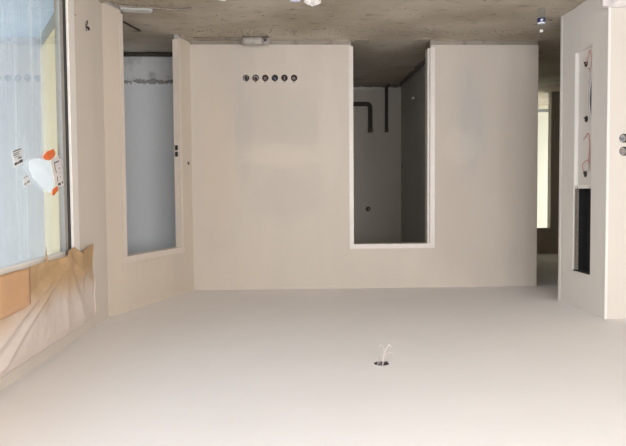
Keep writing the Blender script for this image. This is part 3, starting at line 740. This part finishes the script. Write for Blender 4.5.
# ------------------------------------------------------------------ conduit at the wall foot
t = thing('conduit_sleeve', 'short grey plastic sleeve with a shiny end at the foot of the wall', 'conduit', (.30, 6.72, 0))
obj('sleeve', tb([(.435, 6.695, .042), (.33, 6.692, .042), (.245, 6.69, .042)], .041, seg=16, smooth=3), 'greyplastic', t, True)
obj('metal_coupling', tb([(.250, 6.69, .042), (.165, 6.69, .042)], .037, seg=16, smooth=0), 'metal', t, True)
for xa in (.250, .178): obj('coupling_ring', cylbm((xa, 6.69, .042), (xa-.013, 6.69, .042), .0415, 18), 'wire_grey', t)
bm = bmesh.new(); box(bm, (.192, 6.648, .030), (.222, 6.662, .056)); obj('screw_block', bm, 'darkbox', t)
o = obj('steel_rod', tb([(.94, 6.735, .009), (.78, 6.730, .009), (.60, 6.735, .009), (.46, 6.730, .009)], .008, smooth=3), 'lath', None, True)
tag(o, 'thin brown rod lying on the concrete between the room corner and the grey sleeve', 'rod')

# ------------------------------------------------------------------ dark room: pipes and cables
def sleeve(name, label, pts, r, capdir=None):
    t = thing(name, label, 'pipe', pts[0]); obj('pipe_body', tb(pts, r, seg=14, smooth=0), 'pipe', t, True); return t
t = thing('angled_pipe', 'dark brown pipe with a right-angle bend in the dark room', 'pipe', (-1.238, 9.60, .28))
obj('pipe_body', tb([(-.60, 9.60, .285), (-1.18, 9.60, .285), (-1.215, 9.60, .293), (-1.233, 9.60, .312), (-1.238, 9.60, .345), (-1.238, 9.60, .665)], .032, seg=14, smooth=0), 'pipe', t, True)
obj('end_collar', cylbm((-1.238, 9.60, .655), (-1.238, 9.60, .700), .037, 18), 'pipe_cap', t)
t = thing('upright_pipe', 'dark straight pipe standing in the corner of the dark room', 'pipe', (-1.478, 9.60, 0))
obj('pipe_body', tb([(-1.50, 9.54, 0), (-1.478, 9.585, .06), (-1.478, 9.60, .12), (-1.478, 9.60, .665)], .024, seg=14, smooth=3), 'pipe', t, True)
obj('end_collar', cylbm((-1.478, 9.60, .655), (-1.478, 9.60, .70), .028, 18), 'pipe_cap', t)
o = lip((-1.70, 9.635, 0), (.9, 9.635, 0), (0, -1, 0), .06, .08, 21, 'debris', 80); tag(o, 'black crumbling strip along the foot of the far wall in the dark room', 'debris', None, 'stuff')
o = lip((-1.698, 6.97, 0), (-1.698, 9.50, 0), (1, 0, 0), .04, .07, 23, 'debris', 80); tag(o, 'black crumbling strip along the foot of the side wall in the dark room', 'debris', None, 'stuff')
t = thing('loose_cable', 'thin cable with a pale connector on the side wall of the dark room', 'cable', (-1.69, 8.5, .35))
obj('cable', tb([(-1.694, 7.2, .55), (-1.66, 7.9, .47), (-1.67, 8.5, .36), (-1.66, 8.95, .315)], .006), 'wire_grey', t, True)
obj('cable', tb([(-1.66, 8.55, .36), (-1.66, 9.0, .50), (-1.67, 9.35, .51)], .005), 'wire_grey', t, True)
obj('connector', bx((-1.675, 8.48, .345), (-1.645, 8.54, .375), bevel=.004), 'wire_white', t)

# bay room: dark sleeve along the foot of the wall
o = obj('floor_pipe', tb([(1.08, 7.43, .024), (1.3, 7.425, .026), (1.6, 7.435, .022), (1.9, 7.425, .026), (2.4, 7.43, .024), (3.9, 7.43, .024)], .022, seg=12, smooth=4), 'pipe', None, True)
tag(o, 'long black pipe lying along the wall foot seen through the left opening', 'pipe')
o = obj('floor_cable', tb([(1.50, 6.02, .009), (1.47, 6.15, .009), (1.44, 6.29, .009), (1.405, 6.42, .008)], .008), 'black', None, True)
tag(o, 'short dark cable lying slantwise on the concrete inside the left opening', 'cable')
o = obj('floor_cable', tb([(1.42, 5.52, .012), (1.30, 5.60, .010), (1.15, 5.62, .009), (.95, 5.70, .009), (.80, 5.66, .009)], .009), 'lath', None, True)
tag(o, 'brownish cable running over the concrete in front of the left opening', 'cable')
o = obj('floor_cable', tb([(-2.32, 6.0, .005), (-2.40, 5.985, .005), (-2.47, 6.01, .005)], .006), 'lath', None, True)
tag(o, 'short brownish cable piece on the concrete beside the bottle', 'cable')

# ------------------------------------------------------------------ crumpled paper at the photo's upper edge
def crumple(name, loc, r, seed, mat, squash=(1, 1, .8)):
    bm = bmesh.new(); bmesh.ops.create_icosphere(bm, subdivisions=4, radius=1)
    for v in bm.verts:
        n = v.co.normalized(); k = 1 + .34*(1-abs(mnoise.noise(n*2.2 + Vector((seed, 0, 0))))*2.4) - .2 + .10*mnoise.noise(n*6 + Vector((seed, 3, 0)))
        v.co = Vector((n.x*squash[0], n.y*squash[1], n.z*squash[2]))*r*k
    zm = min(v.co.z for v in bm.verts)
    for v in bm.verts: v.co = v.co*1.0 + Vector((loc[0], loc[1], loc[2]-zm))
    return bm
t = thing('crumpled_paper', 'crumpled white paper with a brown spot on the concrete floor', 'crumpled paper', (-.217, 5.2, 0), 'crumpled papers on the concrete')
obj('paper', crumple('p', (-.217, 5.2, 0), .052, 3.1, 'paper_white', (1.35, 1, 1.0)), 'paper_white', t)
obj('brown_spot', crumple('p', (-.205, 5.143, .052), .012, 1.1, 'pipe_cap', (1, .6, .8)), 'pipe_cap', t)
o = obj('crumpled_paper', crumple('p', (-.072, 5.18, 0), .043, 8.3, 'paper_lavender', (1.5, 1, .95)), 'paper_lavender')
tag(o, 'crumpled lavender paper beside the larger white one at the photo\'s top edge', 'crumpled paper', 'crumpled papers on the concrete')
o = obj('crumpled_paper', crumple('p', (.50, 5.26, 0), .030, 5.3, 'paper_white', (1.5, 1, .9)), 'paper_white')
tag(o, 'small white crumpled paper lying apart from the others at the photo\'s top edge', 'crumpled paper', 'crumpled papers on the concrete')
o = obj('paper_scrap', crumple('p', (-.375, 5.25, 0), .027, 6.7, 'yellow_scrap', (1.7, 1, .8)), 'yellow_scrap')
tag(o, 'yellowish scrap on the concrete beside the white paper with the brown spot', 'scrap')
